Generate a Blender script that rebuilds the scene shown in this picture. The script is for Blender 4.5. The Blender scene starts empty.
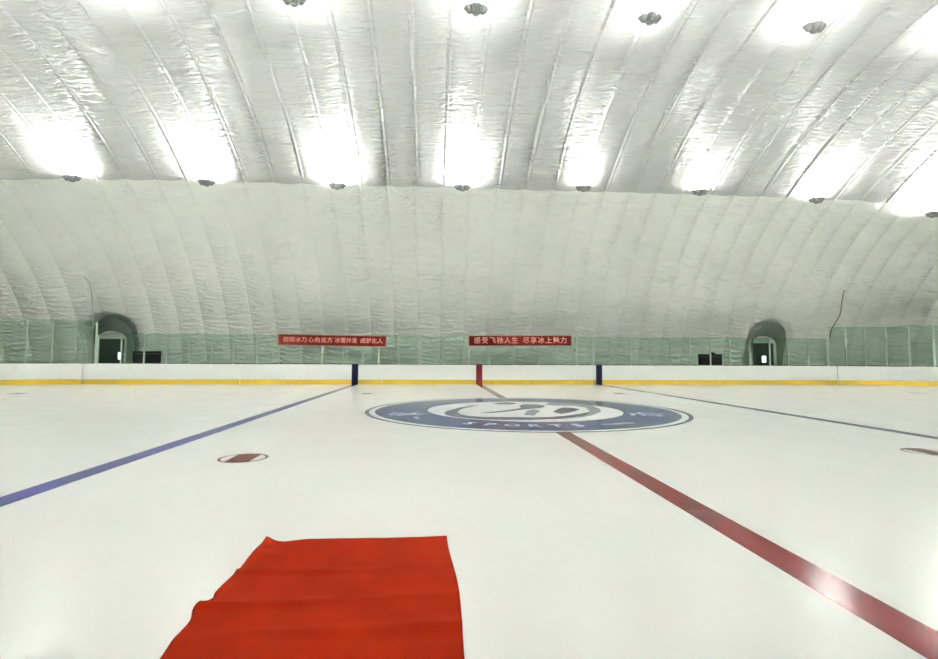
import bpy, bmesh, math, random
from mathutils import Vector, Matrix, noise
R = math.radians
PI = math.pi
sc = bpy.context.scene
COL = sc.collection
random.seed(7)

# ------------------------------------------------------------------ materials
def new_mat(name):
    m = bpy.data.materials.new(name); m.use_nodes = True
    nt = m.node_tree
    return m, nt, nt.nodes['Principled BSDF']

def simple(name, col, rough=.5, metal=0., spec=.5, var=.06, vscale=6.):
    m, nt, b = new_mat(name)
    n = nt.nodes.new('ShaderNodeTexNoise'); n.inputs['Scale'].default_value = vscale; n.inputs['Detail'].default_value = 3
    g = nt.nodes.new('ShaderNodeTexCoord'); nt.links.new(g.outputs['Object'], n.inputs['Vector'])
    r = nt.nodes.new('ShaderNodeValToRGB')
    r.color_ramp.elements[0].position = .3; r.color_ramp.elements[1].position = .7
    r.color_ramp.elements[0].color = tuple(c * (1 - var) for c in col) + (1,)
    r.color_ramp.elements[1].color = tuple(min(1, c * (1 + var)) for c in col) + (1,)
    nt.links.new(n.outputs['Fac'], r.inputs['Fac']); nt.links.new(r.outputs['Color'], b.inputs['Base Color'])
    b.inputs['Roughness'].default_value = rough; b.inputs['Metallic'].default_value = metal
    b.inputs['Specular IOR Level'].default_value = spec
    return m

def emit(name, col, s):
    m = bpy.data.materials.new(name); m.use_nodes = True
    nt = m.node_tree; nt.nodes.clear()
    e = nt.nodes.new('ShaderNodeEmission'); o = nt.nodes.new('ShaderNodeOutputMaterial')
    e.inputs['Color'].default_value = col + (1,); e.inputs['Strength'].default_value = s
    nt.links.new(e.outputs[0], o.inputs['Surface'])
    return m

def ice_like(name, col, rough=.2, var=.03, coat=.25, spec=.14):
    """Painted or bare ice: colour under a slightly scuffed glossy film."""
    m, nt, b = new_mat(name)
    g = nt.nodes.new('ShaderNodeTexCoord')
    n = nt.nodes.new('ShaderNodeTexNoise'); n.inputs['Scale'].default_value = .35; n.inputs['Detail'].default_value = 5
    nt.links.new(g.outputs['Object'], n.inputs['Vector'])
    r = nt.nodes.new('ShaderNodeValToRGB')
    r.color_ramp.elements[0].position = .3; r.color_ramp.elements[1].position = .72
    r.color_ramp.elements[0].color = tuple(c * (1 - var) for c in col) + (1,)
    r.color_ramp.elements[1].color = tuple(min(1, c * (1 + var)) for c in col) + (1,)
    nt.links.new(n.outputs['Fac'], r.inputs['Fac']); nt.links.new(r.outputs['Color'], b.inputs['Base Color'])
    mp = nt.nodes.new('ShaderNodeMapRange'); mp.inputs[3].default_value = rough * .75; mp.inputs[4].default_value = rough * 1.3
    n2 = nt.nodes.new('ShaderNodeTexNoise'); n2.inputs['Scale'].default_value = 1.3; n2.inputs['Detail'].default_value = 6
    nt.links.new(g.outputs['Object'], n2.inputs['Vector'])
    nt.links.new(n2.outputs['Fac'], mp.inputs[0]); nt.links.new(mp.outputs[0], b.inputs['Roughness'])
    b.inputs['Specular IOR Level'].default_value = spec
    b.inputs['IOR'].default_value = 1.31
    b.inputs['Coat Weight'].default_value = coat; b.inputs['Coat Roughness'].default_value = .17; b.inputs['Coat IOR'].default_value = 1.31
    bp = nt.nodes.new('ShaderNodeBump'); bp.inputs['Strength'].default_value = .05; bp.inputs['Distance'].default_value = .02
    n3 = nt.nodes.new('ShaderNodeTexNoise'); n3.inputs['Scale'].default_value = 2.5; n3.inputs['Detail'].default_value = 4
    nt.links.new(g.outputs['Object'], n3.inputs['Vector']); nt.links.new(n3.outputs['Fac'], bp.inputs['Height'])
    nt.links.new(bp.outputs[0], b.inputs['Normal'])
    return m

def membrane(name, col, rough, wall):
    """Foil-backed dome liner: fine wrinkles across each panel, driven by the UV map (u = along the rink, v = up the arch, metres)."""
    m, nt, b = new_mat(name)
    L = nt.links
    uv = nt.nodes.new('ShaderNodeUVMap'); uv.uv_map = 'arc'
    def noise_at(sx, sy, det, dist=0., rgh=.55):
        mp = nt.nodes.new('ShaderNodeMapping'); mp.inputs['Scale'].default_value = (sx, sy, 1)
        n = nt.nodes.new('ShaderNodeTexNoise'); n.inputs['Scale'].default_value = 1; n.inputs['Detail'].default_value = det
        n.inputs['Distortion'].default_value = dist; n.inputs['Roughness'].default_value = rgh
        L.new(uv.outputs['UV'], mp.inputs['Vector']); L.new(mp.outputs[0], n.inputs['Vector'])
        return n
    def math_(op, a, bb=None, clamp=False):
        k = nt.nodes.new('ShaderNodeMath'); k.operation = op; k.use_clamp = clamp
        for i, v in enumerate((a, bb)):
            if v is None: continue
            if isinstance(v, (int, float)): k.inputs[i].default_value = v
            else: L.new(v, k.inputs[i])
        return k.outputs[0]
    sep = nt.nodes.new('ShaderNodeSeparateXYZ'); L.new(uv.outputs['UV'], sep.inputs[0])
    # distance from the nearest seam: 0 on the seam, 1 in the panel centre
    q = math_('DIVIDE', math_('ADD', sep.outputs['X'], 8.4 + 151), 1.51)
    fr = math_('FRACT', q); tri = math_('MULTIPLY', math_('MINIMUM', fr, math_('SUBTRACT', 1, fr)), 2)
    fine = noise_at(1.1 if wall else 1.5, 5.4 if wall else 6.5, 3, .8)
    creases = noise_at(1.1, 2.6, 4, 1.2, .6)
    patch = noise_at(.35, .22, 2)
    rp = nt.nodes.new('ShaderNodeMapRange'); rp.inputs[1].default_value = .35; rp.inputs[2].default_value = .65
    L.new(patch.outputs['Fac'], rp.inputs[0])
    if wall:
        lowm = nt.nodes.new('ShaderNodeMapRange'); lowm.inputs[1].default_value = 3.; lowm.inputs[2].default_value = 9.; lowm.inputs[3].default_value = 1.5; lowm.inputs[4].default_value = 1.0
        L.new(sep.outputs['Y'], lowm.inputs[0])
        amp = math_('MULTIPLY', math_('ADD', math_('MULTIPLY', rp.outputs[0], .4), .6), lowm.outputs[0])
        h = math_('MULTIPLY', math_('ADD', math_('MULTIPLY', fine.outputs['Fac'], .7), math_('MULTIPLY', creases.outputs['Fac'], .5)), amp)
        dist = .28
    else:
        near = math_('POWER', math_('SUBTRACT', 1, tri), 1.6)
        amp = math_('ADD', math_('MULTIPLY', math_('MULTIPLY', near, rp.outputs[0]), 1.15), .28)
        h = math_('MULTIPLY', math_('ADD', math_('MULTIPLY', fine.outputs['Fac'], .8), math_('MULTIPLY', creases.outputs['Fac'], .4)), amp)
        dist = .22
    bp = nt.nodes.new('ShaderNodeBump'); bp.inputs['Strength'].default_value = 1.; bp.inputs['Distance'].default_value = dist
    L.new(h, bp.inputs['Height']); L.new(bp.outputs[0], b.inputs['Normal'])
    # faint soiling that belongs to the cloth
    st = noise_at(.25, .3, 4)
    r = nt.nodes.new('ShaderNodeValToRGB')
    r.color_ramp.elements[0].position = .3; r.color_ramp.elements[1].position = .7
    r.color_ramp.elements[0].color = tuple(c * .95 for c in col) + (1,)
    r.color_ramp.elements[1].color = tuple(min(1, c * 1.04) for c in col) + (1,)
    L.new(st.outputs['Fac'], r.inputs['Fac']); L.new(r.outputs['Color'], b.inputs['Base Color'])
    b.inputs['Roughness'].default_value = rough
    b.inputs['Specular IOR Level'].default_value = .5
    return m

M = {}
M['ice'] = ice_like('ice', (.945, .945, .925), .19, .02)
M['ice_red'] = ice_like('ice_red', (.18, .014, .014), .19, .12)
M['ice_blue'] = ice_like('ice_blue', (.03, .028, .20), .19, .12)
M['ice_spot'] = ice_like('ice_spot', (.16, .025, .025), .19, .15)
M['ice_logo'] = ice_like('ice_logo', (.048, .062, .20), .19, .1)
M['ice_logo_dark'] = ice_like('ice_logo_dark', (.05, .058, .12), .19, .1)
M['ice_logo_grey'] = ice_like('ice_logo_grey', (.36, .39, .42), .19, .1)
M['ice_white'] = ice_like('ice_white', (.88, .90, .90), .19, .02)
M['ice_letters'] = ice_like('ice_letters', (.66, .73, .80), .19, .05)
M['board'] = simple('board', (.90, .92, .91), .35, var=.02)
M['cap'] = simple('cap', (.86, .90, .86), .35, var=.02)
M['sill'] = simple('sill', (.03, .05, .04), .5)
M['yellow'] = simple('yellow', (.72, .50, .055), .35, var=.05, vscale=1.5)
M['navy'] = simple('navy', (.002, .002, .03), .35)
M['red_bar'] = simple('red_bar', (.20, .003, .008), .35)
M['maroon'] = simple('maroon', (.07, .02, .02), .4)
M['post'] = simple('post', (.55, .66, .56), .35, metal=.3)
M['banner'] = simple('banner', (.13, .009, .004), .7, spec=.2, var=.1)
M['letters'] = simple('letters', (.85, .34, .27), .5)
M['hem'] = simple('hem', (.55, .30, .22), .5)
M['carpet'] = simple('carpet', (.25, .015, .003), .9, spec=.03, var=.10, vscale=2.5)
M['black'] = simple('black', (.004, .004, .005), .7, spec=.2)
M['rubber'] = simple('rubber', (.012, .012, .012), .6)
M['steel'] = simple('steel', (.3, .3, .3), .35, metal=.9)
M['fixture'] = simple('fixture', (.26, .27, .26), .6)
M['door'] = simple('door', (.022, .035, .022), .45)
M['frame'] = simple('frame', (.05, .075, .055), .5)
M['ground'] = simple('ground', (.30, .32, .30), .8)
M['niche_shade'] = simple('niche_shade', (.27, .32, .26), .8, spec=.1)  # dark tone that paints the shade inside the door niches
M['cable'] = simple('cable', (.26, .29, .22), .6)
M['pale_cable'] = simple('pale_cable', (.55, .6, .53), .6)
M['lens'] = emit('lens', (1, 1, .97), 12)
M['daylit'] = emit('daylit', (1, 1, .96), 3.2)
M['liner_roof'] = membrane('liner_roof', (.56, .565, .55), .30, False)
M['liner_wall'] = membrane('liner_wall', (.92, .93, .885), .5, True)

def glass_mat():
    m = bpy.data.materials.new('glass'); m.use_nodes = True
    nt = m.node_tree; nt.nodes.clear()
    o = nt.nodes.new('ShaderNodeOutputMaterial'); mx = nt.nodes.new('ShaderNodeMixShader')
    t = nt.nodes.new('ShaderNodeBsdfTransparent'); t.inputs['Color'].default_value = (.83, .915, .865, 1)
    gl = nt.nodes.new('ShaderNodeBsdfGlossy'); gl.inputs['Roughness'].default_value = .03
    fr = nt.nodes.new('ShaderNodeFresnel'); fr.inputs['IOR'].default_value = 1.35
    nt.links.new(fr.outputs[0], mx.inputs[0]); nt.links.new(t.outputs[0], mx.inputs[1]); nt.links.new(gl.outputs[0], mx.inputs[2])
    nt.links.new(mx.outputs[0], o.inputs['Surface'])
    return m
M['glass'] = glass_mat()

# ------------------------------------------------------------------ helpers
def link_bm(name, bm, mat, parent=None, smooth=False, recalc=True):
    if recalc: bmesh.ops.recalc_face_normals(bm, faces=bm.faces)
    me = bpy.data.meshes.new(name); bm.to_mesh(me); bm.free()
    for k in (mat if isinstance(mat, (list, tuple)) else [mat]): me.materials.append(k)
    if smooth:
        for p in me.polygons: p.use_smooth = True
    o = bpy.data.objects.new(name, me); COL.objects.link(o)
    if parent: o.parent = parent
    return o

def tag(o, label=None, cat=None, group=None, kind=None):
    if label: o['label'] = label
    if cat: o['category'] = cat
    if group: o['group'] = group
    if kind: o['kind'] = kind
    return o

def empty(name, loc=(0, 0, 0), rz=0):
    o = bpy.data.objects.new(name, None); COL.objects.link(o); o.location = loc; o.rotation_euler.z = rz
    o.empty_display_size = .2
    return o

def box(bm, x0, x1, y0, y1, z0, z1, bev=0.):
    r = bmesh.ops.create_cube(bm, size=1)
    vs = r['verts']
    for v in vs:
        v.co = Vector((x0 + (v.co.x + .5) * (x1 - x0), y0 + (v.co.y + .5) * (y1 - y0), z0 + (v.co.z + .5) * (z1 - z0)))
    if bev > 0:
        es = list({e for v in vs for e in v.link_edges})
        bmesh.ops.bevel(bm, geom=es, offset=bev, segments=2, affect='EDGES')

def tube(bm, pts, rad, n=10, caps=True):
    pts = [Vector(p) for p in pts]; rings = []
    rads = rad if isinstance(rad, (list, tuple)) else [rad] * len(pts)
    ref = Vector((0, 0, 1))
    for i, p in enumerate(pts):
        d = (pts[min(i + 1, len(pts) - 1)] - pts[max(i - 1, 0)]).normalized()
        if abs(d.dot(ref)) > .95: a = d.cross(Vector((1, 0, 0))).normalized()
        else: a = d.cross(ref).normalized()
        b = d.cross(a)
        rings.append([bm.verts.new(p + rads[i] * (math.cos(t) * a + math.sin(t) * b)) for t in [2 * PI * k / n for k in range(n)]])
    for r0, r1 in zip(rings, rings[1:]):
        for k in range(n): bm.faces.new((r0[k], r0[(k + 1) % n], r1[(k + 1) % n], r1[k]))
    if caps: bm.faces.new(rings[0]); bm.faces.new(rings[-1][::-1])

# ------------------------------------------------------------------ rink outline (rounded rectangle)
HL, HW, RC = 31.0, 15.157, 8.0
def path(off):
    """far run left to right, then clockwise all round; returns list of (x, y, nx, ny) with n outward"""
    P = []
    cx, cy = HL - RC, HW - RC
    def seg(xa, ya, xb, yb, nx, ny, step=1.0):
        L = math.hypot(xb - xa, yb - ya); n = max(1, round(L / step))
        for i in range(n): t = i / n; P.append((xa + (xb - xa) * t, ya + (yb - ya) * t, nx, ny))
    def arc(ox, oy, a0, a1, n=28):
        for i in range(n):
            a = R(a0 + (a1 - a0) * i / n); P.append((ox + RC * math.cos(a), oy + RC * math.sin(a), math.cos(a), math.sin(a)))
    seg(-cx, HW, cx, HW, 0, 1); arc(cx, cy, 90, 0); seg(HL, cy, HL, -cy, 1, 0); arc(cx, -cy, 0, -90)
    seg(cx, -HW, -cx, -HW, 0, -1); arc(-cx, -cy, 270, 180); seg(-HL, -cy, -HL, cy, -1, 0); arc(-cx, cy, 180, 90)
    return [(x + nx * off, y + ny * off, nx, ny) for x, y, nx, ny in P]

def run(p0, p1, kind):
    """centre-line points of one run. kind: 'far' x range, 'near' x range, or corner/end names"""
    cx, cy = HL - RC, HW - RC
    out = []
    if kind in ('far', 'near'):
        s = 1 if kind == 'far' else -1
        n = max(1, round(abs(p1 - p0)))
        return [(p0 + (p1 - p0) * i / n, s * HW, 0, s) for i in range(n + 1)]
    if kind == 'end':
        s = p0
        return [(s * HL, -cy + 2 * cy * i / 14, s, 0) for i in range(15)]
    sx, sy = kind
    a0, a1 = {(1, 1): (90, 0), (-1, 1): (90, 180), (1, -1): (-90, 0), (-1, -1): (270, 180)}[kind]
    a0, a1 = a0 + (a1 - a0) * p0, a0 + (a1 - a0) * p1
    n = max(2, round(30 * abs(p1 - p0)))
    return [(sx * cx + RC * math.cos(R(a)), sy * cy + RC * math.sin(R(a)), math.cos(R(a)), math.sin(R(a))) for a in [a0 + (a1 - a0) * i / n for i in range(n + 1)]]

def sweep(bm, pts, o0, o1, z0, z1):
    rings = []
    for x, y, nx, ny in pts:
        rings.append([bm.verts.new((x + nx * o, y + ny * o, z)) for o, z in ((o0, z0), (o1, z0), (o1, z1), (o0, z1))])
    for a, b in zip(rings, rings[1:]):
        for k in range(4): bm.faces.new((a[k], a[(k + 1) % 4], b[(k + 1) % 4], b[k]))
    bm.faces.new(rings[0]); bm.faces.new(rings[-1][::-1])

# ------------------------------------------------------------------ ice
bm = bmesh.new()
ring = [bm.verts.new((x, y, 0)) for x, y, _, _ in path(0)]
bm.faces.new(ring)
ice = tag(link_bm('floor', bm, M['ice']), 'glossy white ice sheet of the rink', kind='structure')
if ice.data.polygons[0].normal.z < 0: ice.data.flip_normals()

def flat(name, polys, mat, z, label=None, parent=ice):
    bm = bmesh.new()
    for p in polys:
        f = bm.faces.new([bm.verts.new((a, b, z)) for a, b in p])
    o = link_bm(name, bm, mat, parent, recalc=False)
    for p in o.data.polygons:
        if p.normal.z < 0: p.flip()
    o.data.update()
    if label: o['label'] = label
    return o

def flat_ring(name, r0, r1, mat, z, label=None, c=(0, 0), n=128, parent=ice):
    bm = bmesh.new(); A = []; B = []
    for i in range(n):
        a = 2 * PI * i / n
        if r0 > 0: A.append(bm.verts.new((c[0] + r0 * math.cos(a), c[1] + r0 * math.sin(a), z)))
        B.append(bm.verts.new((c[0] + r1 * math.cos(a), c[1] + r1 * math.sin(a), z)))
    if r0 > 0:
        for i in range(n): bm.faces.new((A[i], B[i], B[(i + 1) % n], A[(i + 1) % n]))
    else: bm.faces.new(B)
    o = link_bm(name, bm, mat, parent, recalc=False)
    if label: o['label'] = label
    return o

def rect(x0, x1, y0, y1): return [(x0, y0), (x1, y0), (x1, y1), (x0, y1)]
LW = .16
flat('center_line', [rect(-LW, LW, -HW + .02, HW - .02)], M['ice_red'], .0015, 'red centre line painted across the ice')
flat('blue_line', [rect(-7.46 - LW, -7.46 + LW, -HW + .02, HW - .02)], M['ice_blue'], .0015, 'blue line crossing the ice left of centre')
flat('blue_line', [rect(7.46 - LW, 7.46 + LW, -HW + .02, HW - .02)], M['ice_blue'], .0015, 'blue line crossing the ice right of centre')
for s in (-1, 1):
    flat('goal_line', [rect(s * 28.2 - .03, s * 28.2 + .03, -13.2, 13.2)], M['ice_red'], .0015)

def spot(x, y, r=.37, mat=M['ice_spot']):
    n = 48
    flat_ring('faceoff_spot', r * .88, r, mat, .0025, c=(x, y), n=n)
    # centre band between two straight chords, leaving a pale lens each side
    w = r * .50; pts = []
    a0 = math.acos(w / (r * .9))
    for i in range(13): a = a0 + (PI - 2 * a0) * i / 12; pts.append((x + r * .9 * math.cos(a), y + r * .9 * math.sin(a)))
    for i in range(13): a = PI + a0 + (PI - 2 * a0) * i / 12; pts.append((x + r * .9 * math.cos(a), y + r * .9 * math.sin(a)))
    flat('faceoff_spot_band', [pts], mat, .0025)
for sx in (-1, 1):
    for sy in (-1, 1):
        spot(sx * 5.75, sy * 7.35 if sy > 0 else -7.28, .37)
        spot(sx * 20.5, sy * 7.4, .37)

# centre emblem
LR = 4.80
flat_ring('center_logo', 0, LR, M['ice_white'], .0028, 'pale disc of the round centre-ice emblem')
flat_ring('logo_outer_ring', LR - .12, LR, M['ice_logo_dark'], .0036)
flat_ring('logo_ring', 2.95, LR - .29, M['ice_logo'], .0036, 'broad blue ring of the centre-ice emblem')
LG = {
'crescent': [(-2.47, -0.8), (-2.37, -0.25), (-2.2, 0.19), (-1.92, 0.82), (-1.56, 1.33), (-1.25, 1.47), (-1.59, 0.98), (-1.89, 0.34), (-2.08, -0.54), (-2.0, -1.21), (-1.78, -1.64), (-1.38, -1.84), (-0.85, -1.9), (-0.18, -1.99), (0.37, -1.94), (1.03, -1.55), (1.52, -1.06), (1.88, -0.66), (1.52, -1.44), (1.04, -2.03), (0.54, -2.36), (-0.29, -2.54), (-0.94, -2.52), (-1.44, -2.4), (-1.81, -2.17), (-2.19, -1.81), (-2.43, -1.32)],
'swoosh': [(-1.42, -0.73), (-0.94, -0.46), (-0.42, -0.01), (0.03, 0.61), (0.08, 1.29), (0.31, 1.84), (0.73, 1.83), (0.96, 1.45), (0.89, 0.99), (0.64, 0.59), (0.25, 0.28), (-0.11, -0.02), (-0.55, -0.44), (-1.08, -0.84)],
'lens': [(-0.7, 2.13), (-0.4, 2.52), (-0.13, 2.68), (0.09, 2.43), (0.13, 2.03), (-0.15, 1.81), (-0.49, 1.86)],
'blob': [(0.77, -0.62), (1.14, 0.26), (1.42, 0.71), (1.7, 0.63), (1.82, 0.15), (1.47, -0.5), (1.15, -0.91), (0.85, -1.17)],
'greyA': [(-0.24, -1.39), (0.05, -0.32), (0.32, 0.13), (0.47, -0.33), (0.24, -0.88), (0.01, -1.6)],
'greyB': [(1.04, 1.82), (1.43, 2.61), (2.29, 2.0), (2.59, 1.4), (2.48, 0.22), (2.22, -0.66), (1.65, -1.57), (1.09, -2.15), (0.67, -2.55), (0.54, -2.62), (1.07, -2.1), (1.57, -1.19), (1.97, -0.37), (2.15, 0.72), (1.9, 1.25), (1.28, 1.3)]}
flat('logo_emblem', [LG['greyA'], LG['greyB']], M['ice_logo_grey'], .0034, 'grey strokes of the centre-ice emblem')
flat('logo_emblem', [LG['crescent'], LG['swoosh'], LG['lens'], LG['blob']], M['ice_logo_dark'], .0036, 'dark blue strokes of the centre-ice emblem')

DG = None
def text_mesh(bm, s, size, mat4, thick=0., bold=.0):
    cu = bpy.data.curves.new('t', 'FONT'); cu.body = s; cu.size = size; cu.align_x = 'CENTER'; cu.align_y = 'CENTER'
    cu.extrude = thick; cu.offset = bold; cu.resolution_u = 2
    o = bpy.data.objects.new('t', cu); COL.objects.link(o)
    bpy.context.view_layer.update()
    me = bpy.data.meshes.new_from_object(o.evaluated_get(bpy.context.evaluated_depsgraph_get()))
    me.transform(mat4); bm.from_mesh(me)
    bpy.data.objects.remove(o); bpy.data.curves.remove(cu); bpy.data.meshes.remove(me)

bm = bmesh.new()
def ring_char(s, deg, rad, size, stretch=1.25, bold=.02):
    a = R(deg)
    mt = Matrix.Translation((rad * math.cos(a), rad * math.sin(a), .0044)) @ Matrix.Rotation(a + PI / 2, 4, 'Z') @ Matrix.Diagonal((1, stretch, 1, 1))
    text_mesh(bm, s, size, mt, 0, bold)
for ch, dg in zip('SPORTS', (-121, -112.7, -104.4, -96.2, -88, -79.8)): ring_char(ch, dg, 3.70, .5)
ring_char('冰', -164, 3.75, .95); ring_char('动', -22, 3.72, .95)
for dg in (-148, -66, -60): # short strokes that read as worn lettering
    a = R(dg)
    c = Vector((3.8 * math.cos(a), 3.8 * math.sin(a), .0044)); tg = Vector((-math.sin(a), math.cos(a), 0)); nr = Vector((math.cos(a), math.sin(a), 0))
    bm.faces.new([bm.verts.new(c + tg * u * .26 + nr * (w * .06 + u * .1)) for u, w in ((-1, -1), (1, -1), (1, 1), (-1, 1))])
o = link_bm('logo_lettering', bm, M['ice_letters'], ice, recalc=False); o['label'] = 'white lettering on the blue ring of the emblem'

# ------------------------------------------------------------------ ground outside the boards
bm = bmesh.new()
inner = [bm.verts.new((x, y, -.01)) for x, y, _, _ in path(.02)]
n = len(inner); outer = []
for x, y, nx, ny in path(.02):
    k = max(abs(x) / 46, abs(y) / 21); outer.append(bm.verts.new((x / k, y / k, -.01)))
for i in range(n): bm.faces.new((inner[i], inner[(i + 1) % n], outer[(i + 1) % n], outer[i]))
apron = tag(link_bm('floor', bm, M['ground'], recalc=False), 'grey walkway floor round the rink', kind='structure')
for p in apron.data.polygons:
    if p.normal.z < 0: p.flip()

# ------------------------------------------------------------------ dasher boards
BH = 1.2
boards = tag(empty('dasher_board', (0, HW, 0)), 'white rink boards with yellow kick strip running round the ice', 'rink boards')
INV = Matrix.Translation((0, -HW, 0))
def bpart(name, bm, mat, label=None):
    bmesh.ops.transform(bm, matrix=INV, verts=bm.verts)
    o = link_bm(name, bm, mat, boards)
    if label: o['label'] = label
    return o
G = .012
spans = [('far', -22.97, -14.16), ('far', -14.16, -5.87), ('far', -5.87, 7.05), ('far', 7.05, 22.99)]
runs = [run(a + G, b - G, k) for k, a, b in spans]
runs += [run(.004, 1, (-1, 1)), run(.004, 1, (1, 1)), run(-1, 0, 'end'), run(1, 0, 'end'), run(0, 1, (1, -1)), run(0, 1, (-1, -1))]
runs += [run(-23, -6.2, 'near'), run(-.6, 23, 'near')]
for r_ in runs:
    bm = bmesh.new(); sweep(bm, r_, 0, .06, .0, BH - .05); bpart('board_panel', bm, M['board'])
    bm = bmesh.new(); sweep(bm, r_, -.012, .0, .0, .29); bpart('kick_plate', bm, M['yellow'])
    bm = bmesh.new(); sweep(bm, r_, -.02, .16, BH - .05, BH); bpart('cap_rail', bm, M['cap'])
for x, m_, lb in ((-7.48, 'navy', 'dark blue stripe on the boards left of centre'), (-.02, 'red_bar', 'red stripe on the boards at the centre line'), (7.43, 'navy', 'dark blue stripe on the boards right of centre')):
    bm = bmesh.new(); box(bm, x - .19, x + .19, HW - .026, HW + .0, 0, BH - .05); box(bm, x - .19, x + .19, HW - .026, HW + .10, BH - .052, BH - .001)
    bpart('line_stripe', bm, M[m_], lb)
for s in (-1, 1):
    c = (28.2 - (HL - RC)) / RC; a = math.acos(c)
    bm = bmesh.new()
    pt = [(s * (HL - RC + RC * math.cos(a + d)), HW - RC + RC * math.sin(a + d), s * math.cos(a + d), math.sin(a + d)) for d in (-.006, .006)]
    sweep(bm, pt, -.024, .0, 0, BH); bpart('line_stripe', bm, M['maroon'], 'thin dark goal line mark on the curved boards')

# ------------------------------------------------------------------ glass
XS = [-22.25, -20.95, -19.67, -18.4, -17.15, -15.85, -14.59, -13.24, -11.96, -10.65, -9.46, -8.19, -7.06, -6.09, -4.91, -3.61, -2.19, -0.64, 0.62, 2.12, 3.62, 4.84, 6.07, 7.05, 8.17, 9.48, 10.72, 12.04, 13.3, 14.65, 15.92, 17.24, 18.57, 19.8, 21.15, 22.43]
GO = .07
def glass_barrier(name, label, stations, H):
    """stations: (x, y, nx, ny) of every post along the board centre line"""
    root = tag(empty(name, (stations[0][0], stations[0][1], BH)), label, 'rink glass', 'glass screens along the top of the boards')
    inv = Matrix.Translation((-stations[0][0], -stations[0][1], -BH))
    pos = [(x + nx * GO, y + ny * GO, nx, ny) for x, y, nx, ny in stations]
    for (x, y, nx, ny) in pos:
        bm = bmesh.new(); w, d = .035, .03
        tx, ty = -ny, nx
        for (z0, z1, ww) in ((BH, BH + H * .94, w),):
            r = bmesh.ops.create_cube(bm, size=1)
            for v in r['verts']:
                a, b, c = v.co
                v.co = Vector((x + tx * a * 2 * ww + nx * b * 2 * d, y + ty * a * 2 * ww + ny * b * 2 * d, z0 + (c + .5) * (z1 - z0)))
        bmesh.ops.bevel(bm, geom=bm.edges[:], offset=.008, segments=1, affect='EDGES')
        bmesh.ops.transform(bm, matrix=inv, verts=bm.verts)
        link_bm('post', bm, M['post'], root)
    for p, q in zip(pos, pos[1:]):
        dx, dy = q[0] - p[0], q[1] - p[1]; L = math.hypot(dx, dy); dx, dy = dx / L, dy / L
        nx, ny = -dy, dx
        if nx * p[2] + ny * p[3] < 0: nx, ny = -nx, -ny
        for nm, t0, t1, z0, z1, mt in (('glass_pane', -.006, .006, BH + .012, BH + H, M['glass']), ('sill', -.03, .03, BH, BH + .045, M['sill'])):
            bm = bmesh.new(); e = .036 if nm == 'glass_pane' else .037
            c = []
            for s_ in (e, L - e):
                for t_ in (t0, t1): c.append((p[0] + dx * s_ + nx * t_, p[1] + dy * s_ + ny * t_))
            lo = [bm.verts.new((a, b, z0)) for a, b in (c[0], c[1], c[3], c[2])]; hi = [bm.verts.new((a, b, z1)) for a, b in (c[0], c[1], c[3], c[2])]
            for k in range(4): bm.faces.new((lo[k], lo[(k + 1) % 4], hi[(k + 1) % 4], hi[k]))
            bm.faces.new(lo[::-1]); bm.faces.new(hi)
            bmesh.ops.transform(bm, matrix=inv, verts=bm.verts)
            link_bm(nm, bm, mt, root)
    return root
glass_barrier('glass_screen', 'low run of clear green-tinted glass on the straight boards behind both red banners', [(x, HW, 0, 1) for x in XS], 1.76)
def corner_stations(s, first, a, th):
    st = [(x, HW, 0, 1) for x in first]
    for k in range(9):
        st.append((s * (HL - RC + RC * math.sin(a)), HW - RC + RC * math.cos(a), s * math.sin(a), math.cos(a))); a += th
    return st
glass_barrier('glass_screen', 'taller run of green-tinted glass at the left end, ending beside the left doorway', corner_stations(-1, [-22.37], .055, .15), 2.52)
glass_barrier('glass_screen', 'taller run of green-tinted glass at the right end, above the thin goal mark', corner_stations(1, [22.55], .085, .145), 2.52)

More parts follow.
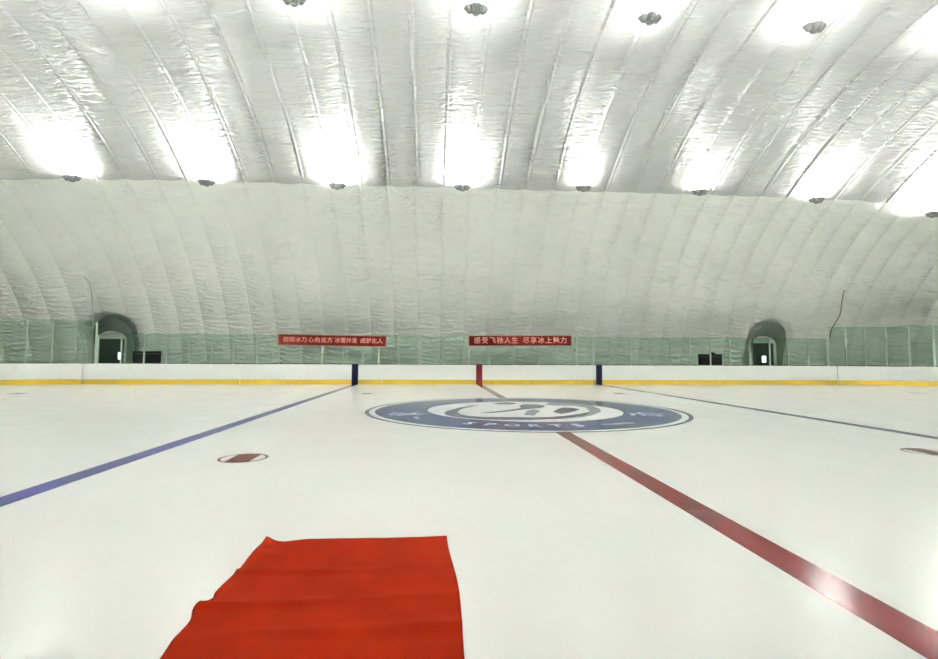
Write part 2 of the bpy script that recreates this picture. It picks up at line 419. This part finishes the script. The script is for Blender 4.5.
# ------------------------------------------------------------------ banners on the glass
def banner(xa, xb, z0a, z1a, z0b, z1b, words, size, label):
    cx = (xa + xb) / 2; cz = (z0a + z1b) / 2; W = xb - xa; H = ((z1a - z0a) + (z1b - z0b)) / 2; sl = math.atan2(z1b - z1a, W)
    root = tag(empty('banner', (cx, HW + .01, cz)), label, 'banner', 'red slogan banners on the glass')
    rot = Matrix.Rotation(-sl, 4, 'Y')
    bm = bmesh.new(); N = 60
    # slightly slack cloth with real thickness
    for layer in (0, 1):
        pass
    vs = {}
    for i in range(N + 1):
        for j in range(5):
            u = -W / 2 + W * i / N; v = -H / 2 + H * j / 4
            yy = -.012 * math.sin(u * 5.1) - .008 * math.sin(u * 11 + j) - .014
            for k, t in enumerate((0, .008)): vs[i, j, k] = bm.verts.new((u, yy + t, v))
    for i in range(N):
        for j in range(4):
            bm.faces.new([vs[a, b, 0] for a, b in ((i, j), (i + 1, j), (i + 1, j + 1), (i, j + 1))])
            bm.faces.new([vs[a, b, 1] for a, b in ((i, j + 1), (i + 1, j + 1), (i + 1, j), (i, j))])
    for i in range(N):
        for j in (0, 4): bm.faces.new((vs[i, j, 0], vs[i, j, 1], vs[i + 1, j, 1], vs[i + 1, j, 0]))
    for j in range(4):
        for i in (0, N): bm.faces.new((vs[i, j, 0], vs[i, j + 1, 0], vs[i, j + 1, 1], vs[i, j, 1]))
    bmesh.ops.transform(bm, matrix=rot, verts=bm.verts)
    link_bm('cloth', bm, M['banner'], root, smooth=False)
    bm = bmesh.new()
    for s in (-1, 1):
        box(bm, -W / 2 - .02, W / 2 + .02, -.048, -.002, s * (H / 2 + .018) - .018, s * (H / 2 + .018) + .018)
        box(bm, s * (W / 2 + .018) - .018, s * (W / 2 + .018) + .018, -.048, -.002, -H / 2, H / 2)
    bmesh.ops.transform(bm, matrix=rot, verts=bm.verts)
    o = link_bm('hem', bm, M['hem'], root); o['label'] = 'pale hem round the banner'
    bm = bmesh.new()
    for ch, u in words:
        text_mesh(bm, ch, size, rot @ Matrix.Translation((-W / 2 + u * W, -.046, 0)) @ Matrix.Rotation(PI / 2, 4, 'X'), .003, .005)
    link_bm('lettering', bm, M['letters'], root, recalc=False)
    return root
def spread(groups):
    out = []
    for s, a, b in groups:
        n = len(s)
        for i, ch in enumerate(s): out.append((ch, a + (b - a) * (i / (n - 1))))
    return out
banner(-11.99, -5.67, 2.36, 2.95, 2.27, 2.88, spread([('脚踏冰刀', .07, .235), ('心向远方', .30, .475), ('冰雪并发', .545, .705), ('成就化人', .785, .945)]), .34,
       'red slogan banner on the glass left of the red board stripe, four groups of characters')
banner(-.64, 5.69, 2.37, 2.95, 2.41, 3.0, spread([('感受飞驰人生', .08, .445), ('尽享冰上魅力', .555, .925)]), .42,
       'red slogan banner on the glass above the red board stripe, two groups of characters')

# ------------------------------------------------------------------ dome membrane
DA, DB, DN = 18.5, 15.0, 1.8
PITCH = 1.51; X0 = -8.4
def kscale(x):
    t = min(1, abs(x) / 41.5)
    return math.sqrt(max(0, 1 - t ** 6)), math.sqrt(max(0, 1 - t ** 10))
raw = []
NS = 1500
for i in range(NS + 1):
    t = PI * i / NS
    c, s = math.cos(t), math.sin(t)
    raw.append((DA * math.copysign(abs(c) ** (2 / DN), c), DB * max(0, s) ** (2 / DN)))
cum = [0]
for a, b in zip(raw, raw[1:]): cum.append(cum[-1] + math.hypot(b[0] - a[0], b[1] - a[1]))
ARC = cum[-1]
def prof(s):
    s = max(0, min(ARC, s)); lo, hi = 0, NS
    while hi - lo > 1:
        m = (lo + hi) // 2
        if cum[m] <= s: lo = m
        else: hi = m
    f = (s - cum[lo]) / max(1e-9, cum[hi] - cum[lo])
    y = raw[lo][0] + (raw[hi][0] - raw[lo][0]) * f; z = raw[lo][1] + (raw[hi][1] - raw[lo][1]) * f
    ty = raw[hi][0] - raw[lo][0]; tz = raw[hi][1] - raw[lo][1]; L = math.hypot(ty, tz)
    return y, z, tz / L * -1 if False else -tz / L, ty / L   # inward normal
def smooth(a, b, x):
    t = max(0, min(1, (x - a) / (b - a))); return t * t * (3 - 2 * t)
NICHES = [(-23.1, 1.42), (20.4, 1.42)]
def dome_point(x, s):
    y, z, ny, nz = prof(s)
    # make the normal point inwards
    if ny * -y + nz * (5 - z) < 0: ny, nz = -ny, -nz
    q = (x - X0) / PITCH; fr = q - math.floor(q); idx = math.floor(q)
    wob = noise.noise(Vector((idx * 3.7, s * .12, 1.3)))
    high = smooth(9.5, 12, z)
    bulge = math.sin(PI * fr)
    bulge = bulge ** .8 * (1 - high) + bulge ** .55 * high
    amp = (.17 + .04 * wob) * (1 - high) + (.10 + .05 * wob) * high
    d = amp * bulge
    # welded seam strip standing a little proud beside each crease of the roof panels
    k1 = .085 + .03 * wob
    d += high * (.030 + .02 * wob) * math.exp(-((fr - k1) / .022) ** 2)
    d -= high * .014 * math.exp(-((fr - k1 - .06) / .03) ** 2)
    d += .05 * noise.noise(Vector((x * .35, s * .35, 4.1)))
    # drapery ripples low on the wall
    low = (1 - smooth(5.5, 10, z)) * smooth(0, .6, z)
    d += low * .045 * math.sin(s * 21 + 2.2 * noise.noise(Vector((x * .8, s * .5, 0))) * 3 - 1.1 * (fr - .5) ** 2 * 6) * (.4 + .6 * bulge)
    kz, ky = kscale(x)
    yy = (y + ny * d); zz = (z + nz * d)
    if yy > 0 and zz < 5.2:
        for cx, hw in NICHES:
            dx = x - cx
            if abs(dx) < hw + .6:
                top = 3.05 + 1.35 * math.sqrt(max(0, 1 - (dx / (hw + .25)) ** 2))
                m = (1 - smooth(hw - .12, hw + .22, abs(dx))) * (1 - smooth(top - .35, top + .12, zz))
                yy = yy * (1 - m) + max(yy, 19.0) * m
    return Vector((x, yy * ky, zz * kz))

def dome_patch(name, xs, ss, mat, label):
    nx, ns = len(xs), len(ss)
    verts = [dome_point(x, s) for s in ss for x in xs]
    faces = [(j * nx + i, j * nx + i + 1, (j + 1) * nx + i + 1, (j + 1) * nx + i) for j in range(ns - 1) for i in range(nx - 1)]
    me = bpy.data.meshes.new(name); me.from_pydata([tuple(v) for v in verts], [], faces)
    uv = me.uv_layers.new(name='arc')
    co = [0.] * (2 * len(me.loops))
    for k, l in enumerate(me.loops):
        v = l.vertex_index; co[2 * k] = xs[v % nx]; co[2 * k + 1] = ss[v // nx]
    uv.data.foreach_set('uv', co)
    me.polygons.foreach_set('use_smooth', [True] * len(me.polygons))
    me.materials.append(mat)
    o = bpy.data.objects.new(name, me); COL.objects.link(o)
    tag(o, label, kind='structure')
    return o
def frange(a, b, st):
    n = max(1, round((b - a) / st)); return [a + (b - a) * i / n for i in range(n + 1)]
def s_at_z(zt, far=True):
    for i in range(NS // 2):
        if raw[i][1] >= zt: return cum[i] if far else ARC - cum[i]
S1 = s_at_z(10.95); S2 = s_at_z(14.9) + 5
FR = [0, .02, .045, .065, .085, .105, .13, .16, .2, .27, .35, .45, .55, .65, .74, .82, .88, .92, .95, .975]
XV = [X0 + PITCH * (k + f_) for k in range(-17, 28) for f_ in FR]
dome_patch('wall_back', XV, frange(0, S1, .085), M['liner_wall'], 'rippled pale liner of the far side of the dome')
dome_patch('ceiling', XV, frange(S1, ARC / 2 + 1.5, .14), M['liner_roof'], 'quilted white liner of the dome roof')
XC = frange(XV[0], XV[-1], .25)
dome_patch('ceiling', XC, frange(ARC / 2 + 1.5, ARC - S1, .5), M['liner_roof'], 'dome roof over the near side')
dome_patch('wall_front', XC, frange(ARC - S1, ARC, .5), M['liner_wall'], 'dome liner behind the viewer')
dome_patch('wall_left', frange(-41.5, XV[0], .35), frange(0, ARC, .5), M['liner_wall'], 'rounded left end of the dome')
dome_patch('wall_right', frange(XV[-1], 41.5, .35), frange(0, ARC, .5), M['liner_wall'], 'rounded right end of the dome')

# ------------------------------------------------------------------ doors in the niches
def door(name, x0, x1, H, px, pz, pw, ph, label, mx=0):
    yb = 18.85
    root = tag(empty(name, ((x0 + x1) / 2, yb, 0)), label, kind='structure')
    inv = Matrix.Translation((-(x0 + x1) / 2, -yb, 0))
    def part(nm, bm, mt, par=None):
        bmesh.ops.transform(bm, matrix=inv, verts=bm.verts); return link_bm(nm, bm, mt, par or root)
    f = .09
    bm = bmesh.new()
    box(bm, x0, x0 + f, yb - .07, yb + .05, 0, H, .01); box(bm, x1 - f, x1, yb - .07, yb + .05, 0, H, .01); box(bm, x0, x1, yb - .07, yb + .05, H - f, H, .01)
    part('door_frame', bm, M['frame'])
    # added dark sheet painting the niche's shade: a vault that funnels from the arched mouth in the liner back to the door
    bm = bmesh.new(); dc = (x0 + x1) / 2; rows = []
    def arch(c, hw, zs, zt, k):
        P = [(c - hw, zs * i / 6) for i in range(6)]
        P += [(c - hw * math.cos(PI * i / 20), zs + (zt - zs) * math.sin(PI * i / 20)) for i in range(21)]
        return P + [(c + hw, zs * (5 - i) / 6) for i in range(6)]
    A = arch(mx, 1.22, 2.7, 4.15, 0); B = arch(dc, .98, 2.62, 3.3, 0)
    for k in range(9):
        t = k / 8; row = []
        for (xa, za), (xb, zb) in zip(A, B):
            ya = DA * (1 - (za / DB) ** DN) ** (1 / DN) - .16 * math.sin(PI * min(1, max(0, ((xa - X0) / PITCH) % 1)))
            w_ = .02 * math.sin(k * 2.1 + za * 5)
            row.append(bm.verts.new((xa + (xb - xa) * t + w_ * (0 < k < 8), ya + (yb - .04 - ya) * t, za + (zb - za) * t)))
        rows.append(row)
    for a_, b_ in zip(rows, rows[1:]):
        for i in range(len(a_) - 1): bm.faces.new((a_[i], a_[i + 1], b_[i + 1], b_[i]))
    niche_shade = part('door_shade', bm, M['niche_shade']); niche_shade['label'] = 'dark arched sheet standing in for the shade over the doorway'
    hs = niche_shade.modifiers.new('thickness', 'SOLIDIFY'); hs.thickness = .02
    bm = bmesh.new()
    # leaf with a hole for the vision pane, built of four boards
    a, b, c, d = px - pw / 2, px + pw / 2, pz - ph / 2, pz + ph / 2
    y0, y1 = yb - .06, yb
    box(bm, x0 + f, a, y0, y1, .01, H - f); box(bm, b, x1 - f, y0, y1, .01, H - f); box(bm, a, b, y0, y1, .01, c); box(bm, a, b, y0, y1, d, H - f)
    for zz in (.12, 1.0): box(bm, x0 + f + .05, x1 - f - .05, y0 - .012, y0, zz - .04, zz + .02)
    leaf = part('door_leaf', bm, M['door'])
    bm = bmesh.new(); box(bm, a, b, y0 + .012, y1 - .012, c, d, .02)
    o = part('vision_pane', bm, M['daylit'], leaf); o['label'] = 'small bright window in the dark door'
    bm = bmesh.new(); tube(bm, [(x0 + f + .1, y0 - .05, .9), (x0 + f + .1, y0 - .05, 1.15)], .014)
    for zz in (.92, 1.13): tube(bm, [(x0 + f + .1, y0 - .05, zz), (x0 + f + .1, y0, zz)], .01)
    part('door_handle', bm, M['steel'], leaf)
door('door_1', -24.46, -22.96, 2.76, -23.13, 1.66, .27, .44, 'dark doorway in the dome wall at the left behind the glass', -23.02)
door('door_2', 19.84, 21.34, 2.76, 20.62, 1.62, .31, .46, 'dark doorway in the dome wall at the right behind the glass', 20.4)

# ------------------------------------------------------------------ black cases behind the boards
def case(x0, x1, H, label, y0=16.25, D=.42):
    root = tag(empty('equipment_case', ((x0 + x1) / 2, y0 + D / 2, 0)), label, 'equipment case', 'black cases standing behind the boards')
    inv = Matrix.Translation((-(x0 + x1) / 2, -(y0 + D / 2), 0))
    def part(nm, bm, mt):
        bmesh.ops.transform(bm, matrix=inv, verts=bm.verts); return link_bm(nm, bm, mt, root)
    bm = bmesh.new(); box(bm, x0, x1, y0, y0 + D, .12, H - .16, .015)
    for zz in (.2, H - .22): box(bm, x0 - .006, x1 + .006, y0 - .006, y0 + D + .006, zz, zz + .03)
    part('body', bm, M['black'])
    bm = bmesh.new(); box(bm, x0 - .01, x1 + .01, y0 - .01, y0 + D + .01, H - .15, H, .02); part('lid', bm, M['black'])
    for a in (x0 + .07, x1 - .07):
        for b in (y0 + .1, y0 + D - .1):
            bm = bmesh.new(); tube(bm, [(a - .02, b, .06), (a + .02, b, .06)], .06, 14); box(bm, a - .03, a + .03, b - .03, b + .03, .1, .125); part('caster', bm, M['rubber'])
    cx = (x0 + x1) / 2
    w = min(.12, (x1 - x0) * .3)
    bm = bmesh.new(); tube(bm, [(cx - w, y0, H * .55), (cx - w, y0 - .05, H * .55), (cx + w, y0 - .05, H * .55), (cx + w, y0, H * .55)], .012); part('handle', bm, M['steel'])
case(-20.90, -19.68, 1.94, 'wide black case behind the boards beside the left doorway')
case(-19.65, -19.45, 1.94, 'narrow black case pressed against the wide one near the left doorway')
case(14.62, 14.86, 1.93, 'narrow black case behind the boards, left neighbour of the wide one near the right doorway')
case(14.89, 16.02, 1.93, 'wide black case behind the boards, nearest to the right doorway')
bm = bmesh.new(); box(bm, -.16, .16, -.12, .12, 0, .10, .03); box(bm, -.1, .02, -.06, .06, .1, .16, .03)
o = link_bm('bag', bm, M['black']); o.location = (15.5, 16.46, 1.93); tag(o, 'small black bag lying on the wide black case near the right doorway', 'bag')

# ------------------------------------------------------------------ cables hanging on the liner
def cable(pts, rad, mat, label):
    bm = bmesh.new(); P = [Vector(p) for p in pts]; out = []
    for i in range(len(P) - 1):
        p0 = P[max(i - 1, 0)]; p1 = P[i]; p2 = P[i + 1]; p3 = P[min(i + 2, len(P) - 1)]
        for k in range(6):
            t = k / 6
            out.append(.5 * ((2 * p1) + (p2 - p0) * t + (2 * p0 - 5 * p1 + 4 * p2 - p3) * t * t + (3 * p1 - p0 - 3 * p2 + p3) * t ** 3))
    out.append(P[-1]); b0 = out[0].copy()
    tube(bm, [p - b0 for p in out], rad, 8)
    o = link_bm('cable', bm, mat, smooth=True); o.location = b0; tag(o, label, 'cable')
cable([(-24.05, 15.9, 6.55), (-23.72, 16.05, 6.35), (-23.45, 16.12, 5.9), (-23.33, 16.2, 5.0), (-23.3, 16.3, 3.6), (-23.3, 16.4, 2.0), (-23.28, 16.45, 0.05)], .028, M['pale_cable'], 'thin cable hanging from the dome liner to the floor beside the left doorway')
cable([(24.5, 15.85, 6.6), (24.42, 16.05, 6.1), (24.6, 16.45, 5.4), (24.75, 16.85, 4.6), (24.4, 17.2, 3.6), (24.3, 17.5, 2.0), (24.3, 17.7, .05)], .035, M['cable'], 'dark cable running down the dome liner above the right-hand glass')

# ------------------------------------------------------------------ hanging uplights
def lathe(bm, prof_, mt, n=18):
    rings = []
    for r_, z_ in prof_: rings.append([bm.verts.new(mt @ Vector((r_ * math.cos(2 * PI * k / n), r_ * math.sin(2 * PI * k / n), z_))) for k in range(n)])
    for a, b in zip(rings, rings[1:]):
        for k in range(n): bm.faces.new((a[k], a[(k + 1) % n], b[(k + 1) % n], b[k]))
    bm.faces.new(rings[0][::-1]); bm.faces.new(rings[-1])
def make_uplight():
    root = empty('hanging_uplight')
    bm = bmesh.new(); lathe(bm, [(.05, -.20), (.13, -.17), (.20, -.06), (.22, .04), (.16, .09)], Matrix.Identity(4)); link_bm('housing', bm, M['fixture'], root, smooth=True)
    for ax, ay in ((-.27, .0), (.27, .0), (0.0, -.16)):
        tilt = Matrix.Translation((ax, ay, .0)) @ Matrix.Rotation(math.copysign(.35, ax) if ax else 0, 4, 'Y') @ Matrix.Rotation(.25 if not ax else 0, 4, 'X')
        bm = bmesh.new(); lathe(bm, [(.06, -.13), (.11, -.10), (.145, .0), (.19, .12), (.195, .15), (.17, .15), (.16, .12)], tilt); h = link_bm('lamp_head', bm, M['fixture'], root, smooth=True)
        bm = bmesh.new(); lathe(bm, [(.155, .122), (.155, .135)], tilt); link_bm('lens', bm, M['lens'], h)
    bm = bmesh.new(); box(bm, -.3, .3, -.03, .03, -.05, -.01, .01); link_bm('bracket', bm, M['fixture'], root)
    return root
BEAM_LOW = ((4800, 146, 1., 5), (560, 172, .08, 1))   # watts, cone, edge softness, lean towards the wall
BEAM_UP = ((2600, 150, 1., 0), (260, 172, .08, 2))
def copy_tree(o, par=None):
    c = o.copy(); COL.objects.link(c); c.parent = par
    for ch in [k for k in o.children if not k.name.startswith(('suspension_cable', 'uplight_lamp'))]: copy_tree(ch, c)
    return c
proto = make_uplight()
XL = [-29.2, -22.15, -15.2, -8.2, -1.25, 5.7, 12.6, 19.75, 27.0]
ORD = ['first', 'second', 'third', 'fourth', 'fifth', 'sixth', 'seventh', 'eighth', 'ninth']
ROWS = [(12.35, 11.17, 'lower', -.9), (3.3, 15.1, 'upper', -1.0), (-3.3, 15.1, 'near upper', 1.0), (-12.35, 11.17, 'near lower', .9)]
first = True
for ry, rz0, rn, _ in ROWS:
    vis = {'lower': XL[1:], 'upper': XL[2:7]}.get(rn)
    for i, x in enumerate(XL):
        kz, ky = kscale(x); rz = rz0
        # step a little in from the liner, towards the room
        y = ry * .90 * ky; z = 1.58 + (rz * kz - 1.58) * .93
        if rn in ('lower', 'upper'):
            f = .95 if rn == 'lower' else .915
            rz = rz + ([0, .05, -.1, -.1, 0, .15, .12, -.1, -.45][i] if rn == 'lower' else 0)
            y = -15.53 + (ry * ky + 15.53) * f; xx = -2.78 + (x + 2.78) * f; z = 1.58 + (rz * kz - 1.58) * f
        else: xx = x
        root = proto if first else copy_tree(proto); first = False
        root.location = (xx, y, z); root.scale = (.88, .88, .88)
        if vis and x in vis:
            k = vis.index(x)
            lab = f'grey hanging uplight cluster under the dome liner, {ORD[k]} from the left in the {rn} row'
            grp = f'hanging uplights of the {rn} row'
        else:
            lab = f'grey hanging uplight cluster of the {rn} row, outside the view, {ORD[i]} along the dome'
            grp = f'hanging uplights outside the view'
        tag(root, lab, 'light', grp)
        # suspension cable up to the liner
        bm = bmesh.new()
        outy = .35 if y > 0 else -.35
        tube(bm, [(0, 0, .05), (0, outy * 1.5, .85 if 'upper' not in rn else 1.1)], .012, 6)
        link_bm('suspension_cable', bm, M['cable'], root)
        up = 'upper' in rn; side = 1 if y > 0 else -1
        for watts, cone, blend, lean in (BEAM_UP if up else BEAM_LOW):
            ld = bpy.data.lights.new('uplight_lamp', 'SPOT'); ld.energy = watts
            ld.spot_size = R(cone); ld.spot_blend = blend; ld.shadow_soft_size = .22; ld.color = (1, 1, .985)
            lo = bpy.data.objects.new('uplight_lamp', ld); COL.objects.link(lo); lo.parent = root; lo.location = (0, 0, .30)
            lo.rotation_euler = (PI - R(lean) * side, 0, 0)   # aimed up at the liner

# ------------------------------------------------------------------ red carpet
NX, NY = 70, 240
Y0, Y1 = -10.97, -17.2
bm = bmesh.new(); vs = []
def ch_height(u, y, x):
    h = .008
    h += .022 * math.exp(-((y + 11.62 + .05 * math.sin(u * 4)) / .03) ** 2) * (.55 + .45 * math.sin(u * 5 + .5))
    h += .020 * math.exp(-((y + 12.12 - .10 * (u - .5)) / .042) ** 2) * (1.15 - .75 * u)
    h += .018 * math.exp(-((y + 12.52 - .06 * u) / .06) ** 2) * (.4 + .6 * u)
    h += .008 * math.exp(-((y + 11.25 - .12 * math.sin(u * 3)) / .05) ** 2) * math.sin(PI * u)
    h += .010 * noise.noise(Vector((x * 1.2, y * 3.5, 0))) + .006 * noise.noise(Vector((x * 4, y * 8, 3)))
    h += .02 * math.exp(-(u / .06) ** 2 - ((y - Y0) / .06) ** 2)          # lifted far-left corner
    h += .015 * math.exp(-(u / .07) ** 2 - ((y + 12.2) / .12) ** 2)
    return max(.006, h)
for j in range(NY + 1):
    y = Y0 + (Y1 - Y0) * j / NY; row = []
    xl = -4.215 + .008 * math.sin(y * 9.1) - .035 * math.exp(-((y + 12.22) / .07) ** 2) + .02 * math.exp(-((y + 12.05) / .06) ** 2) + .035 * (1 - smooth(-12.75, -12.35, y))
    xr = -2.60 + .006 * math.sin(y * 4.0) - .05 * smooth(-12, -10.9, y)
    for i in range(NX + 1):
        u = i / NX; x = xl + (xr - xl) * u
        yy = y + (-.10 * math.exp(-((u - .06) / .05) ** 2) - .05 * (1 - smooth(.05, .6, u)) * smooth(0.03, .08, u) if False else 0) 
        edge = smooth(-11.6, -10.97, y)
        yy -= edge * (.055 * math.exp(-((u - .10) / .09) ** 2) + .03 * (1 - u) * u * 2)
        yy += edge * .03 * math.exp(-(u / .035) ** 2)
        row.append(bm.verts.new((x + 3.4, yy - Y0, ch_height(u, y, x))))
    vs.append(row)
for j in range(NY):
    for i in range(NX): bm.faces.new((vs[j][i], vs[j][i + 1], vs[j + 1][i + 1], vs[j + 1][i]))
carpet = link_bm('carpet', bm, M['carpet'], smooth=True)
carpet.location = (-3.4, Y0, .004)
sm = carpet.modifiers.new('thickness', 'SOLIDIFY'); sm.thickness = .005; sm.offset = 1
tag(carpet, 'creased red cloth carpet lying on the ice in the foreground', 'carpet')

# ------------------------------------------------------------------ world, camera, view
w = bpy.data.worlds.new('world'); sc.world = w; w.use_nodes = True
w.node_tree.nodes['Background'].inputs[0].default_value = (.5, .6, .7, 1); w.node_tree.nodes['Background'].inputs[1].default_value = .3

f, yaw, pit, rol, cx, cy, ch = 504.2, .0693, .0576, -.0043, -2.7777, -15.5267, 1.5758
Rt = Vector((math.cos(yaw), -math.sin(yaw), 0))
Fw = Vector((math.sin(yaw) * math.cos(pit), math.cos(yaw) * math.cos(pit), math.sin(pit)))
Up = Vector((-math.sin(yaw) * math.sin(pit), -math.cos(yaw) * math.sin(pit), math.cos(pit)))
r_ = Rt * math.cos(rol) - Up * math.sin(rol); u_ = Rt * math.sin(rol) + Up * math.cos(rol)
cd = bpy.data.cameras.new('camera'); cam = bpy.data.objects.new('camera', cd); COL.objects.link(cam)
mw = Matrix(((r_.x, u_.x, -Fw.x, cx), (r_.y, u_.y, -Fw.y, cy), (r_.z, u_.z, -Fw.z, ch), (0, 0, 0, 1)))
cam.matrix_world = mw
cd.sensor_width = 36; cd.lens = f * 36 / 938; cd.clip_start = .05; cd.clip_end = 300
sc.camera = cam
sc.view_settings.view_transform = 'Standard'; sc.view_settings.look = 'None'
sc.view_settings.gamma = 1; sc.view_settings.use_curve_mapping = False
sc.view_settings.exposure = 0.42
sc.cycles.use_denoising = True
sc.cycles.max_bounces = 18; sc.cycles.diffuse_bounces = 14; sc.cycles.glossy_bounces = 6; sc.cycles.transparent_max_bounces = 16
sc.cycles.sample_clamp_indirect = 40
